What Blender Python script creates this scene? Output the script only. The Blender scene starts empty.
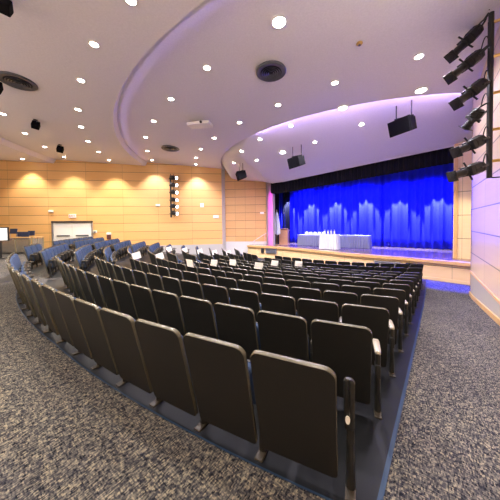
import bpy, bmesh, math, random
from mathutils import Vector, Matrix
random.seed(7)
sc = bpy.context.scene
COL = sc.collection
R = math.radians
sin, cos, PI = math.sin, math.cos, math.pi

# ------------------------------------------------------------------ camera
EYE = 1.65
F, PPX, PPY = 230.0, 250.0, 228.8
PITCH, ROLL = R(-1.4), R(0.66)
fw = Vector((0, cos(PITCH), sin(PITCH))); up0 = Vector((0, -sin(PITCH), cos(PITCH))); rt0 = Vector((1, 0, 0))
rt = rt0*cos(ROLL) - up0*sin(ROLL); up = up0*cos(ROLL) + rt0*sin(ROLL)
cd = bpy.data.cameras.new('camera'); cam = bpy.data.objects.new('camera', cd); COL.objects.link(cam)
m = Matrix.Identity(4)
for i in range(3):
    m[i][0], m[i][1], m[i][2] = rt[i], up[i], -fw[i]
m[2][3] = EYE
cam.matrix_world = m
cd.sensor_width = 36; cd.lens = F/500*36; cd.shift_y = -(250-PPY)/500; cd.clip_start = .02; cd.clip_end = 200
sc.camera = cam

# ------------------------------------------------------------------ plan of the hall
C0 = Vector((7.5, 17.2))                    # centre of the curved rows and ceiling rings
U = Vector((.6, .8)); V = Vector((-.8, .6)) # towards the stage / across it
def SV(s, v, z=0): return Vector((.6*s-.8*v, .8*s+.6*v, z))
def svof(x, y): return .6*x+.8*y, -.8*x+.6*y
def pol(rho, az): return Vector((C0.x-rho*sin(R(az)), C0.y-rho*cos(R(az))))
FZ = -.95                                   # floor in front of the stage
SLOPE = .105/.86
KINK = 17.42
def flare(rho, az): return .019*max(0, min(az, 54.5)-36)*max(0, min(1, (rho-13.5)/3.5))
def floor_z(x, y):
    rho = math.hypot(C0.x-x, C0.y-y)
    return max(FZ, min(0.0, -SLOPE*(KINK-rho)))
STAGE_Z = EYE-1.70
def head_h(v):
    if v > 8.5: return 2.79+.30*(min(v, 10)-8.5)+.12*max(0, v-10)
    return 2.79+(8.5-v)*(.65/9.6)
def edge_s(v):
    d = v-svof(*C0)[1]
    return svof(*C0)[0]-math.sqrt(max(9.5**2-d*d, 1.5))
def ring3_h(s, v):
    s0 = min(edge_s(v)-.25, 13.3)
    return max(head_h(v)+.31*max(0, 14-s), min(4.7, 4.62-(s-s0)*.9))
def ceil_h(x, y):
    rho = math.hypot(C0.x-x, C0.y-y)
    if rho > 21: return 4.33+(rho-21)*.05
    if rho > 15: return 4.3+(rho-15)*.05
    s, v = svof(x, y)
    if rho > 9.5 and s < 13.9: return 4.2+(rho-9.5)*.067
    return ring3_h(s, v)
def ray(px, py):
    d = fw+rt*((px-PPX)/F)-up*((py-PPY)/F)
    return d/d.y
def on_ceiling(px, py):
    d = ray(px, py); y = 1.5
    while y < 24:
        if d.z*y >= ceil_h(d.x*y, y): break
        y += .02
    return Vector((d.x*y, y, EYE+ceil_h(d.x*y, y)))
def on_s(px, py, s):
    d = ray(px, py); t = s/(d.x*.6+d.y*.8); return Vector((d.x*t, d.y*t, EYE+d.z*t))
def on_v(px, py, v):
    d = ray(px, py); t = v/(-d.x*.8+d.y*.6); return Vector((d.x*t, d.y*t, EYE+d.z*t))
def at_y(px, py, y):
    d = ray(px, py); return Vector((d.x*y, y, EYE+d.z*y))
def below(px, py, h):
    d = ray(px, py); y = -h/d.z; return Vector((d.x*y, y, EYE-h))

# ------------------------------------------------------------------ materials
def newmat(name):
    mt = bpy.data.materials.new(name); mt.use_nodes = True
    nt = mt.node_tree; nt.nodes.clear()
    o = nt.nodes.new('ShaderNodeOutputMaterial'); b = nt.nodes.new('ShaderNodeBsdfPrincipled')
    nt.links.new(b.outputs[0], o.inputs[0])
    return mt, nt, b
def N(nt, t, **k):
    n = nt.nodes.new(t)
    for a, v in k.items(): setattr(n, a, v)
    return n
def mth(nt, op, a, b=None, c=None):
    n = N(nt, 'ShaderNodeMath', operation=op)
    for i, x in enumerate((a, b, c)):
        if x is None: continue
        if isinstance(x, (int, float)): n.inputs[i].default_value = x
        else: nt.links.new(x, n.inputs[i])
    return n.outputs[0]
def mixc(nt, fac, a, b, mode='MIX'):
    n = N(nt, 'ShaderNodeMix', data_type='RGBA', blend_type=mode)
    for i, x in ((0, fac), (6, a), (7, b)):
        if isinstance(x, (int, float)): n.inputs[i].default_value = x
        elif isinstance(x, tuple): n.inputs[i].default_value = (*x, 1)
        else: nt.links.new(x, n.inputs[i])
    return n.outputs[2]
def plain(name, c, rough=.5, metal=0, var=.12, scale=8, bump=0, spec=.5, coat=0):
    mt, nt, b = newmat(name)
    tc = N(nt, 'ShaderNodeTexCoord'); ns = N(nt, 'ShaderNodeTexNoise')
    ns.inputs['Scale'].default_value = scale; ns.inputs['Detail'].default_value = 4
    nt.links.new(tc.outputs['Object'], ns.inputs['Vector'])
    d = tuple(max(0, x*(1-var)) for x in c); l = tuple(min(1, x*(1+var)) for x in c)
    nt.links.new(mixc(nt, ns.outputs['Fac'], d, l), b.inputs['Base Color'])
    b.inputs['Roughness'].default_value = rough; b.inputs['Metallic'].default_value = metal
    b.inputs['Specular IOR Level'].default_value = spec
    if coat: b.inputs['Coat Weight'].default_value = coat
    if bump:
        bp = N(nt, 'ShaderNodeBump'); bp.inputs['Strength'].default_value = bump; bp.inputs['Distance'].default_value = .01
        nt.links.new(ns.outputs['Fac'], bp.inputs['Height']); nt.links.new(bp.outputs[0], b.inputs['Normal'])
    return mt
def glow(name, c, s):
    mt, nt, b = newmat(name)
    b.inputs['Base Color'].default_value = (*c, 1); b.inputs['Emission Color'].default_value = (*c, 1)
    b.inputs['Emission Strength'].default_value = s
    return mt
def panelled(name, c1, c2, pu, pv, off_u=0, off_v=0, rough=.38, seam=.012):
    """wood veneer panels with fine dark joints; the mesh carries metre UVs"""
    mt, nt, b = newmat(name)
    uv = N(nt, 'ShaderNodeUVMap'); sp = N(nt, 'ShaderNodeSeparateXYZ'); nt.links.new(uv.outputs[0], sp.inputs[0])
    u = mth(nt, 'ADD', sp.outputs[0], 100*pu+off_u); v = mth(nt, 'ADD', sp.outputs[1], 100*pv+off_v)
    def joint(x, p, w):
        f = mth(nt, 'FLOORED_MODULO', x, p)
        d = mth(nt, 'MINIMUM', f, mth(nt, 'SUBTRACT', p, f))
        return mth(nt, 'LESS_THAN', d, w)
    ju = joint(u, pu, seam*.7); jv = joint(v, pv, seam)
    j = mth(nt, 'MAXIMUM', mth(nt, 'MULTIPLY', ju, .55), jv)
    iu = mth(nt, 'FLOOR', mth(nt, 'DIVIDE', u, pu)); iv = mth(nt, 'FLOOR', mth(nt, 'DIVIDE', v, pv))
    cb = N(nt, 'ShaderNodeCombineXYZ'); nt.links.new(iu, cb.inputs[0]); nt.links.new(iv, cb.inputs[1])
    wn = N(nt, 'ShaderNodeTexWhiteNoise'); nt.links.new(cb.outputs[0], wn.inputs['Vector'])
    gv = N(nt, 'ShaderNodeCombineXYZ')
    nt.links.new(mth(nt, 'MULTIPLY', u, .5), gv.inputs[0]); nt.links.new(mth(nt, 'MULTIPLY', v, 9), gv.inputs[1])
    nt.links.new(mth(nt, 'MULTIPLY', wn.outputs[0], 40), gv.inputs[2])
    gn = N(nt, 'ShaderNodeTexNoise'); gn.inputs['Scale'].default_value = 1.6; gn.inputs['Detail'].default_value = 6
    nt.links.new(gv.outputs[0], gn.inputs['Vector'])
    f = mth(nt, 'ADD', mth(nt, 'MULTIPLY', gn.outputs['Fac'], .6), mth(nt, 'MULTIPLY', wn.outputs[0], .4))
    base = mixc(nt, f, c1, c2)
    nt.links.new(mixc(nt, j, base, tuple(x*.22 for x in c1)), b.inputs['Base Color'])
    b.inputs['Roughness'].default_value = rough
    bp = N(nt, 'ShaderNodeBump', invert=True); bp.inputs['Strength'].default_value = .4; bp.inputs['Distance'].default_value = .01
    nt.links.new(j, bp.inputs['Height']); nt.links.new(bp.outputs[0], b.inputs['Normal'])
    return mt
def carpet_mat():
    """short woven dashes in two directions, mixed navy, grey and tan yarns"""
    mt, nt, b = newmat('woven carpet')
    tc = N(nt, 'ShaderNodeTexCoord')
    mp = N(nt, 'ShaderNodeMapping'); mp.inputs['Rotation'].default_value = (0, 0, R(-52))
    nt.links.new(tc.outputs['Object'], mp.inputs['Vector'])
    wb = N(nt, 'ShaderNodeTexNoise'); wb.inputs['Scale'].default_value = 30; nt.links.new(mp.outputs[0], wb.inputs['Vector'])
    wob = N(nt, 'ShaderNodeVectorMath', operation='MULTIPLY_ADD'); wob.inputs[1].default_value = (.008, .008, 0)
    nt.links.new(wb.outputs['Color'], wob.inputs[0]); nt.links.new(mp.outputs[0], wob.inputs[2])
    sp = N(nt, 'ShaderNodeSeparateXYZ'); nt.links.new(wob.outputs[0], sp.inputs[0])
    def cells(x, y, w, l):
        r = mth(nt, 'FLOOR', mth(nt, 'DIVIDE', y, w))
        c = mth(nt, 'FLOOR', mth(nt, 'ADD', mth(nt, 'DIVIDE', x, l), mth(nt, 'MULTIPLY', r, .37)))
        cb = N(nt, 'ShaderNodeCombineXYZ'); nt.links.new(r, cb.inputs[0]); nt.links.new(c, cb.inputs[1])
        n = N(nt, 'ShaderNodeTexWhiteNoise'); nt.links.new(cb.outputs[0], n.inputs['Vector']); return n.outputs[0]
    a = cells(sp.outputs[0], sp.outputs[1], .0075, .022); c = cells(sp.outputs[1], sp.outputs[0], .008, .03)
    f = mth(nt, 'ADD', mth(nt, 'MULTIPLY', a, .6), mth(nt, 'MULTIPLY', c, .4))
    rp = N(nt, 'ShaderNodeValToRGB'); e = rp.color_ramp.elements
    e[0].position = .12; e[0].color = (.008, .009, .015, 1); e[1].position = .90; e[1].color = (.31, .275, .205, 1)
    for q, col in ((.30, (.036, .037, .050, 1)), (.52, (.088, .085, .084, 1)), (.72, (.17, .158, .138, 1))):
        k = e.new(q); k.color = col
    nt.links.new(f, rp.inputs['Fac'])
    d = N(nt, 'ShaderNodeTexNoise'); d.inputs['Scale'].default_value = .9; nt.links.new(tc.outputs['Object'], d.inputs['Vector'])
    w = N(nt, 'ShaderNodeValToRGB'); q = w.color_ramp.elements
    q[0].position = .38; q[0].color = (.78, .78, .82, 1); q[1].position = .62; q[1].color = (1, 1, 1, 1)
    nt.links.new(d.outputs['Fac'], w.inputs['Fac'])
    nt.links.new(mixc(nt, 1.0, rp.outputs[0], w.outputs[0], 'MULTIPLY'), b.inputs['Base Color'])
    b.inputs['Roughness'].default_value = .95; b.inputs['Specular IOR Level'].default_value = .12
    bp = N(nt, 'ShaderNodeBump'); bp.inputs['Strength'].default_value = .35; bp.inputs['Distance'].default_value = .004
    nt.links.new(f, bp.inputs['Height']); nt.links.new(bp.outputs[0], b.inputs['Normal'])
    return mt
def fabric(name, c, var=.25, scale=60, rough=.9):
    return plain(name, c, rough=rough, var=var, scale=scale, bump=.3, spec=.2)

M = dict(
    carpet=carpet_mat(),
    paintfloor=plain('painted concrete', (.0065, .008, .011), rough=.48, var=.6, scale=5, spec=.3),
    bluestrip=plain('blue floor edging', (.012, .036, .085), rough=.5, var=.2),
    wood=panelled('maple panels', (.70, .385, .13), (.83, .50, .20), 2.45, .62, off_u=.2, off_v=.12),
    woodside=panelled('small maple panels', (.60, .33, .13), (.75, .45, .20), .80, .62),
    woodright=panelled('satin maple panels', (.64, .48, .34), (.75, .58, .42), 2.2, .74, off_u=.0, off_v=.19, rough=.3, seam=.014),
    fascia=panelled('pale maple fascia', (.80, .55, .26), (.88, .64, .34), 1.5, 1.2, off_v=.3, rough=.4, seam=.012),
    woodtrim=plain('maple trim', (.70, .42, .17), rough=.35, var=.15, scale=6),
    stagefloor=plain('polished stage boards', (.20, .13, .10), rough=.22, var=.2, scale=3),
    white=plain('off white wall paint', (.62, .62, .60), rough=.6, var=.04),
    doorwhite=plain('white door paint', (.85, .84, .80), rough=.45, var=.03),
    ceil=plain('textured ceiling paint', (.80, .775, .78), rough=.95, var=.10, scale=26, bump=.35, spec=.1),
    shell=plain('black chair plastic', (.012, .012, .011), rough=.5, var=.2, scale=90, spec=.35),
    trim=plain('chair edge with painted highlight', (.085, .079, .056), rough=.27, var=.15, scale=20),  # lighter than the shell: downlight reflection on the rim put into the colour
    blue=fabric('slate blue upholstery', (.036, .058, .115)),
    metal=plain('dark chair metal', (.03, .03, .028), rough=.38, metal=.4, var=.2),
    foot=plain('worn bronze foot plate', (.05, .042, .03), rough=.4, metal=.3, var=.3, scale=30),
    armend=plain('aisle armrest pad with painted sheen', (.34, .31, .25), rough=.28, var=.15),  # sheen of dark glossy plastic painted in as light tan
    arm=plain('taupe armrest pad', (.085, .076, .06), rough=.3, var=.15),
    black=plain('matt black metal', (.014, .014, .016), rough=.45, var=.2),
    cabinet=plain('black speaker cabinet', (.004, .004, .005), rough=.85, spec=.1, var=.3, scale=60),
    grille=plain('speaker grille cloth', (.005, .005, .007), rough=.95, spec=.1, var=.4, scale=150),
    steel=plain('brushed steel', (.55, .55, .56), rough=.3, metal=.9, var=.1),
    brass=plain('brass', (.70, .48, .16), rough=.3, metal=.9, var=.1),
    ventdark=plain('grey diffuser metal', (.10, .105, .12), rough=.4, metal=.3, var=.2),
    ventblack=plain('dark diffuser throat', (.015, .015, .018), rough=.7, var=.2),
    paper=plain('white paper', (.88, .87, .82), rough=.8, var=.03),
    velvet=fabric('blue velour', (.022, .028, .52), var=.18, scale=12),
    blackvel=fabric('black velour', (.008, .008, .013), var=.3, scale=20),
    cloth=fabric('pale grey satin skirt', (.24, .25, .27), var=.08, rough=.5),
    whitecloth=fabric('white tablecloth', (.60, .61, .63), var=.04),
    lectern=plain('lectern veneer', (.62, .33, .14), rough=.35, var=.18, scale=5),
    navy=fabric('navy flag cloth', (.02, .025, .09), var=.3, scale=14),
    navyplastic=plain('navy chair plastic', (.02, .03, .075), rough=.5, var=.2),
    greyvent=plain('grey vent louvres', (.30, .32, .38), rough=.5, var=.1),
    red=plain('red plastic', (.6, .03, .03), rough=.4, var=.05),
    screen=glow('lit white screen', (.95, .97, .95), .9),
    lamp=glow('lit lamp lens', (1, .93, .82), 26),
    spotlens=glow('lit spotlight lens', (1, .97, .95), 8),
)
mt, nt, b = newmat('tinted railing glass')
b.inputs['Base Color'].default_value = (.50, .47, .42, 1); b.inputs['Roughness'].default_value = .12; b.inputs['Transmission Weight'].default_value = .65
M['glass'] = mt

# ------------------------------------------------------------------ mesh helpers
class MB:
    def __init__(s): s.v, s.f, s.uv = [], [], None
    def add(s, vs, fs):
        n = len(s.v); s.v += [tuple(x) for x in vs]; s.f += [tuple(i+n for i in f) for f in fs]; return s
    def box(s, c, d, rot=None, bev=0):
        bm = bmesh.new(); bmesh.ops.create_cube(bm, size=1)
        for v in bm.verts: v.co = Vector((v.co.x*d[0], v.co.y*d[1], v.co.z*d[2]))
        if bev: bmesh.ops.bevel(bm, geom=bm.edges[:]+bm.verts[:], offset=bev, segments=2, affect='EDGES', profile=.6)
        bm.verts.index_update()
        vs = [Vector(v.co) for v in bm.verts]
        if rot is not None: vs = [rot @ v for v in vs]
        c = Vector(c); vs = [v+c for v in vs]
        fs = [[v.index for v in f.verts] for f in bm.faces]; bm.free()
        return s.add(vs, fs)
    def tube(s, pts, r, n=8, caps=True):
        pts = [Vector(p) for p in pts]; rs = r if isinstance(r, (list, tuple)) else [r]*len(pts)
        vs, fs = [], []
        t0 = (pts[1]-pts[0]).normalized(); a = t0.orthogonal().normalized()
        for i, p in enumerate(pts):
            t = (pts[min(i+1, len(pts)-1)]-pts[max(i-1, 0)])
            t = t.normalized() if t.length > 1e-9 else t0
            a = (a-t*a.dot(t)); a = a.normalized() if a.length > 1e-6 else t.orthogonal().normalized()
            bb = t.cross(a)
            for k in range(n): vs.append(p+(a*cos(2*PI*k/n)+bb*sin(2*PI*k/n))*rs[i])
        for i in range(len(pts)-1):
            for k in range(n):
                k2 = (k+1) % n; fs.append((i*n+k, i*n+k2, (i+1)*n+k2, (i+1)*n+k))
        if caps: fs += [tuple(range(n))[::-1], tuple(range((len(pts)-1)*n, len(pts)*n))]
        return s.add(vs, fs)
    def lathe(s, prof, c=(0, 0, 0), n=24, rot=None):
        vs, fs = [], []
        for r, z in prof:
            for k in range(n): vs.append(Vector((r*cos(2*PI*k/n), r*sin(2*PI*k/n), z)))
        for i in range(len(prof)-1):
            for k in range(n):
                k2 = (k+1) % n; fs.append((i*n+k, i*n+k2, (i+1)*n+k2, (i+1)*n+k))
        if rot is not None: vs = [rot @ v for v in vs]
        c = Vector(c); return s.add([v+c for v in vs], fs)
    def loops(s, ls, cap0=True, cap1=True):
        n = len(ls[0]); vs = [p for l in ls for p in l]; fs = []
        for i in range(len(ls)-1):
            for k in range(n):
                k2 = (k+1) % n; fs.append((i*n+k, i*n+k2, (i+1)*n+k2, (i+1)*n+k))
        if cap0: fs.append(tuple(range(n))[::-1])
        if cap1: fs.append(tuple(range((len(ls)-1)*n, len(ls)*n)))
        return s.add(vs, fs)
    def grid(s, fn, nu, nv):
        vs = [fn(i/nu, j/nv) for i in range(nu+1) for j in range(nv+1)]
        fs = [(i*(nv+1)+j, (i+1)*(nv+1)+j, (i+1)*(nv+1)+j+1, i*(nv+1)+j+1) for i in range(nu) for j in range(nv)]
        return s.add(vs, fs)
    def build(s, name, mat, parent=None, smooth=False, uvfn=None, loc=None, recalc=True):
        me = bpy.data.meshes.new(name); me.from_pydata(s.v, [], s.f)
        if recalc:
            bm = bmesh.new(); bm.from_mesh(me); bmesh.ops.recalc_face_normals(bm, faces=bm.faces); bm.to_mesh(me); bm.free()
        me.materials.append(mat if not isinstance(mat, str) else M[mat])
        if smooth:
            for p in me.polygons: p.use_smooth = True
            try: me.set_sharp_from_angle(angle=R(40))
            except Exception: pass
        if uvfn:
            ul = me.uv_layers.new(name='UVMap')
            for lp in me.loops: ul.data[lp.index].uv = uvfn(me.vertices[lp.vertex_index].co)
        me.update()
        o = bpy.data.objects.new(name, me); COL.objects.link(o)
        if parent: o.parent = parent
        if loc: o.location = loc
        return o
def tag(o, label=None, cat=None, group=None, kind=None):
    if label: o['label'] = label
    if cat: o['category'] = cat
    if group: o['group'] = group
    if kind: o['kind'] = kind
    return o
def thing(name, label, cat, loc=(0, 0, 0), rz=0, group=None):
    o = bpy.data.objects.new(name, None); COL.objects.link(o); o.empty_display_size = .1
    o.location = loc; o.rotation_euler = (0, 0, rz)
    return tag(o, label, cat, group)
def copy_tree(o, parent=None):
    c = o.copy(); COL.objects.link(c)
    if parent: c.parent = parent
    for ch in list(o.children): copy_tree(ch, c)
    return c
def struct(o, label, cat): return tag(o, label, cat, None, 'structure')
ORD = ['', 'first', 'second', 'third', 'fourth', 'fifth', 'sixth', 'seventh', 'eighth', 'ninth', 'tenth', 'eleventh', 'twelfth',
       'thirteenth', 'fourteenth', 'fifteenth', 'sixteenth', 'seventeenth', 'eighteenth']

# ------------------------------------------------------------------ floor
def floor_mesh():
    mb = MB(); rhos = [.01, 4, KINK-.95/SLOPE] + [KINK-.95/SLOPE+(.95/SLOPE)*k/6 for k in range(1, 7)] + [20, 23, 27]
    azs = list(range(-62, 116, 1))
    for r in rhos:
        for a in azs:
            p = pol(r, a); mb.v.append((p.x, p.y, floor_z(p.x, p.y)))
    n = len(azs)
    for i in range(len(rhos)-1):
        for k in range(n-1): mb.f.append((i*n+k, i*n+k+1, (i+1)*n+k+1, (i+1)*n+k))
    return mb
struct(floor_mesh().build('floor', 'carpet'), 'grey and tan flecked woven carpet sloping down to the stage', 'floor')
def aisle_v(rho): return .31-.03*(17.27-rho)/.86
def aisle_az(rho, dv=0):
    cs, cv = svof(*C0)
    return math.degrees(math.atan2(.6, .8)) - math.degrees(math.asin((cv-(aisle_v(rho)+dv))/rho))
def sector(r0, r1, azf0, azf1, dz, nr=14, na=30):
    mb = MB()
    def fn(i, j):
        r = r0+(r1-r0)*i; a0, a1 = azf0(r), azf1(r); az = a0+(a1-a0)*j; p = pol(r+(flare(r, az) if az < 54 else 0), az)
        return (p.x, p.y, floor_z(p.x, p.y)+dz)
    return mb.grid(fn, nr, na)
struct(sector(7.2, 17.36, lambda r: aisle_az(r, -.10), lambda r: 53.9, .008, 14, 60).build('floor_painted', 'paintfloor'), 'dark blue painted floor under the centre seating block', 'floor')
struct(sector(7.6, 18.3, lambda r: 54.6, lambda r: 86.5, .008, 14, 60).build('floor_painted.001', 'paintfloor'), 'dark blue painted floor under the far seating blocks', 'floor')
struct(sector(7.2, 17.40, lambda r: aisle_az(r, -.13), lambda r: aisle_az(r, -.10), .010, 20, 1).build('trim_1', 'bluestrip'), 'bright blue edging strip along the wall-side aisle', 'trim')
struct(sector(17.36, 17.375, lambda r: aisle_az(17.38, -.13), lambda r: 53.9, .010, 1, 40).build('trim_2', 'bluestrip'), 'blue edging strip behind the rearmost row', 'trim')

# ------------------------------------------------------------------ walls
WALLTOP = 6.75
def wall(name, a, b_, z0, z1, mat, label, thick=.2, into=1, u0=0):
    a, b_ = Vector(a[:2]), Vector(b_[:2]); d = (b_-a).normalized(); n = Vector((-d.y, d.x))*into*thick
    mb = MB(); q = [a, b_, b_-n, a-n]
    za = z0 if not callable(z0) else None
    bot = [(p.x, p.y, z0) for p in q]; top = [(p.x, p.y, z1) for p in q]
    mb.loops([bot, top])
    o = mb.build(name, mat, uvfn=lambda co: ((Vector(co[:2])-a).dot(d)+u0, co[2]))
    return struct(o, label, 'wall')
LA = Vector((-2.15, 17.8)); LD = Vector((-sin(R(82)), -cos(R(82))))
def LW(t): return LA+LD*t
LN = Vector((LD.y, -LD.x));  LN = LN if LN.dot(-LA) > 0 else -LN     # towards the seats
def lw_hit(px, py):
    d = ray(px, py); t = LA.dot(LN)/(d.x*LN.x+d.y*LN.y); return Vector((d.x*t, d.y*t, EYE+d.z*t))
def lw_t(px): return (Vector(lw_hit(px, 220)[:2])-LA).dot(LD)
wood_bot = .06
wall('wall_left', LW(0), LW(19), wood_bot, WALLTOP, 'wood', 'long maple-panelled wall with horizontal joints washed by downlights', into=1)
wall('wall_left_base', LW(0), LW(19), -1.2, wood_bot, plain('pale grey wall base', (.46, .45, .43), .6, var=.05), 'white painted base below the long panelled wall', into=1)
SWa, SWb = Vector((-1.95, 18.35)), Vector((1.3, 18.1))
wall('wall_stage_side', SWa, SWb, .20, WALLTOP, 'woodside', 'maple wall of small panels beside the stage opening', into=-1)
wall('wall_stage_side_base', SWa, SWb, -1.2, .20, 'white', 'white base below the small-panelled wall beside the stage', into=-1)
wall('wall_left_return', LW(0), SWa, -1.2, WALLTOP, 'white', 'narrow pale return at the end of the long panelled wall', into=-1, thick=.12)
PL = SV(14.5, 8.75); PR = SV(14.0, -1.12)
wall('wall_proscenium_jamb', SWb, PL, STAGE_Z, WALLTOP, plain('grey jamb paint', (.28, .27, .28), .6, var=.05), 'narrow pale jamb at the far edge of the stage opening', into=-1, thick=.15)
RA = SV(11.0, -1.35); RB = SV(-5, -1.35)
RWB = -.12
wall('wall_right', RA, RB, RWB, WALLTOP, 'woodright', 'satin maple-panelled wall beside the carpet aisle', into=-1)
wall('wall_right_base', RA, RB, -1.3, RWB, plain('grey lower wall paint', (.45, .41, .33), .6, var=.05), 'pale grey base of the panelled wall beside the aisle', into=-1, thick=.17)
wall('wall_right_return', RA, SV(11.0, -3.6), -1.3, WALLTOP, 'woodright', 'return at the stage end of the aisle wall', into=1)
wall('wall_back', SV(-5, -1.35), SV(-5, 22.6), -.3, WALLTOP, 'wood', 'panelled wall at the rear of the hall', into=-1)
wall('wall_rear_side', SV(-5, 22.6), LW(19), -.3, WALLTOP, 'wood', 'panelled wall behind the far seating', into=-1)
# base trim of the right wall follows the floor; ledge at the bottom of the veneer
def along_right(z0f, z1f, off, name, label, mat='woodtrim'):
    mb = MB(); L = []
    for k in range(33):
        s = 11.02-16*k/32; p = SV(s, -1.35); q = SV(s, -1.35+off); f = floor_z(p.x, p.y)
        L.append([(p.x, p.y, z0f(f)), (q.x, q.y, z0f(f)), (q.x, q.y, z1f(f)), (p.x, p.y, z1f(f))])
    mb.loops(L); return struct(mb.build(name, mat), label, 'trim')
along_right(lambda f: f-.02, lambda f: f+.13, .03, 'baseboard_right', 'maple skirting along the carpet aisle wall')
along_right(lambda f: RWB-.03, lambda f: RWB+.03, .025, 'trim_3', 'maple ledge at the foot of the aisle wall veneer')
# proscenium pilaster
mb = MB(); a = SV(13.95, -1.12); bq = SV(13.75, -3.4)
wall('wall_proscenium_pilaster', a, bq, STAGE_Z, WALLTOP, panelled('pilaster maple', (.78, .56, .30), (.86, .66, .40), 2.6, 1.05, off_u=2.3, off_v=.2), 'bright maple pilaster at the near side of the stage opening', into=-1, thick=.25)
mb = MB(); p = SV(13.90, -1.20)
mb.box((p.x, p.y, (STAGE_Z+5.1)/2), (.12, .05, 5.1-STAGE_Z), Matrix.Rotation(math.atan2(V.y, V.x), 3, 'Z'))
struct(mb.build('trim_4', 'woodtrim'), 'maple edging strip of the stage pilaster', 'trim')

# ------------------------------------------------------------------ ceiling rings
def ring(r_in, r_out, h_in, h_out, lip_rise, lip_run, a0, a1, name, label, thick=.12):
    mb = MB(); prof = [(r_out, h_out), (r_in+lip_run, h_in+(h_out-h_in)*lip_run/(r_out-r_in)), (r_in+lip_run*.55, h_in+.004), (r_in, h_in+lip_rise), (r_in+.05, h_in+lip_rise+.05), (r_out, h_out+thick+.2)]
    na = int((a1-a0)/2)
    L = []
    for k in range(na+1):
        az = a0+(a1-a0)*k/na
        L.append([(*pol(r, az), EYE+h) for r, h in prof])
    mb.loops(L)
    return struct(mb.build(name, 'ceil', smooth=True), label, 'ceiling')
ring(21, 27, 4.33, 4.6, .30, .35, -40, 112, 'ceiling_1', 'rearmost curved plaster ceiling tier')
ring(15, 21.25, 4.3, 4.61, .28, .26, -62, 112, 'ceiling_2', 'broad rear plaster ceiling tier with curved edge')
ring(9.5, 15.3, 4.2, 4.585, .33, .10, -62, 112, 'ceiling_3', 'middle plaster ceiling tier curving around the stage')
def c3(i, j):
    v = 13.6+(-4.2-13.6)*i; s0 = min(edge_s(v)-.25, 13.3); s1 = 14.05+max(0, min(1, (v-8.6)/.5))*2.6; s = s0+(s1-s0)*j; h = ring3_h(s, v)
    p = SV(s, v); return (p.x, p.y, EYE+h)
struct(MB().grid(c3, 90, 24).build('ceiling_4', 'ceil', smooth=True), 'sloping plaster ceiling falling to the stage opening', 'ceiling')
# plaster header above the curtain, behind the visible edge
mb = MB(); L = []
for k in range(13):
    v = 8.75+(-3.6-8.75)*k/12; h = EYE+head_h(v)
    L.append([SV(14.02, v, h-.02), SV(14.2, v, h-.02), SV(14.2, v, h+2), SV(14.02, v, h+2)])
struct(mb.loops(L).build('wall_proscenium_header', 'ceil'), 'plaster header over the stage opening', 'wall')

# ------------------------------------------------------------------ stage
front = [(-1.2, 18.3), (-.22, 17.75), (1.86, 16.5), (3.27, 15.07), (4.4, 13.6), (5.39, 12.4), (6.13, 11.74), (7.14, 10.93), (8.16, 9.86), (8.78, 9.16), (9.7, 7.9)]
back = [SV(20, -3.6), SV(20, 12)]
top = [Vector((x, y)) for x, y in front[1:]]
outline = top+[Vector(p[:2]) for p in back]
mb = MB(); mb.loops([[(p.x, p.y, STAGE_Z-.05) for p in outline], [(p.x, p.y, STAGE_Z) for p in outline]])
struct(mb.build('floor_stage', 'stagefloor'), 'polished timber stage floor', 'floor')
def strip(pts, off0, off1, z0, z1, uv=False):
    mb = MB(); L = []
    for i, p in enumerate(pts):
        t = (pts[min(i+1, len(pts)-1)]-pts[max(0, i-1)]).normalized(); n = Vector((t.y, -t.x))
        n = n if n.dot(Vector((-p.x, -p.y))) > 0 else -n
        a, c = p+n*off0, p+n*off1
        L.append([(a.x, a.y, z0), (c.x, c.y, z0), (c.x, c.y, z1), (a.x, a.y, z1)])
    return mb.loops(L)
struct(strip(top, -.25, .06, STAGE_Z-.13, STAGE_Z+.004).build('trim_5', 'woodtrim'), 'thick maple nosing along the stage edge', 'trim')
acc = {}
cum = 0; segs = []
for i, p in enumerate(top):
    if i: cum += (p-top[i-1]).length
    segs.append((p, cum))
def stage_u(co):
    q = Vector(co[:2]); return min(((q-p).length, c) for p, c in segs)[1], co[2]
fa = strip(top, -.25, -.06, FZ-.3, STAGE_Z-.1)
struct(fa.build('wall_stage_front', 'fascia', uvfn=stage_u), 'pale maple panelled front of the stage', 'wall')
struct(strip(top, -.2, -.035, FZ-.02, FZ+.13).build('baseboard_stage', 'fascia', uvfn=lambda c: (.7, .5)), 'maple skirting along the foot of the stage', 'trim')
# stage back enclosure
wall('wall_stage_back', SV(19.2, 13), SV(19.2, -4), STAGE_Z, WALLTOP, plain('dark stage wall', (.02, .02, .03), .9), 'dark rear wall behind the curtain', into=-1)

def pleated(a, b_, z0f, z1f, amp, wl, mat, name, seed=0, nv=10, parent=None, flare=0.0):
    """hanging cloth: folds of uneven depth that open slightly towards the hem"""
    rnd = random.Random(seed); a, b_ = Vector(a[:2]), Vector(b_[:2]); L = (b_-a).length; d = (b_-a)/L; n = Vector((-d.y, d.x))
    nf = max(2, int(L/wl)); ph = [rnd.uniform(.6, 1.25) for _ in range(nf+2)]; nu = nf*8
    def fn(i, j):
        x = i*nf; k = int(x); w = ph[k]*(1-(x-k))+ph[min(k+1, nf+1)]*(x-k)
        off = amp*w*(sin(2*PI*x)+.25*sin(4*PI*x+seed))*(1+flare*(1-j)); p = a+d*(L*i)+n*off
        z0, z1 = (z0f(i) if callable(z0f) else z0f), (z1f(i) if callable(z1f) else z1f)
        return (p.x, p.y, z0+(z1-z0)*j)
    mb = MB(); mb.grid(fn, nu, nv)
    o = mb.build(name, mat, parent, smooth=True, recalc=False)
    sm = o.modifiers.new('thickness', 'SOLIDIFY'); sm.thickness = .012
    return o
CS = 17.7
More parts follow.
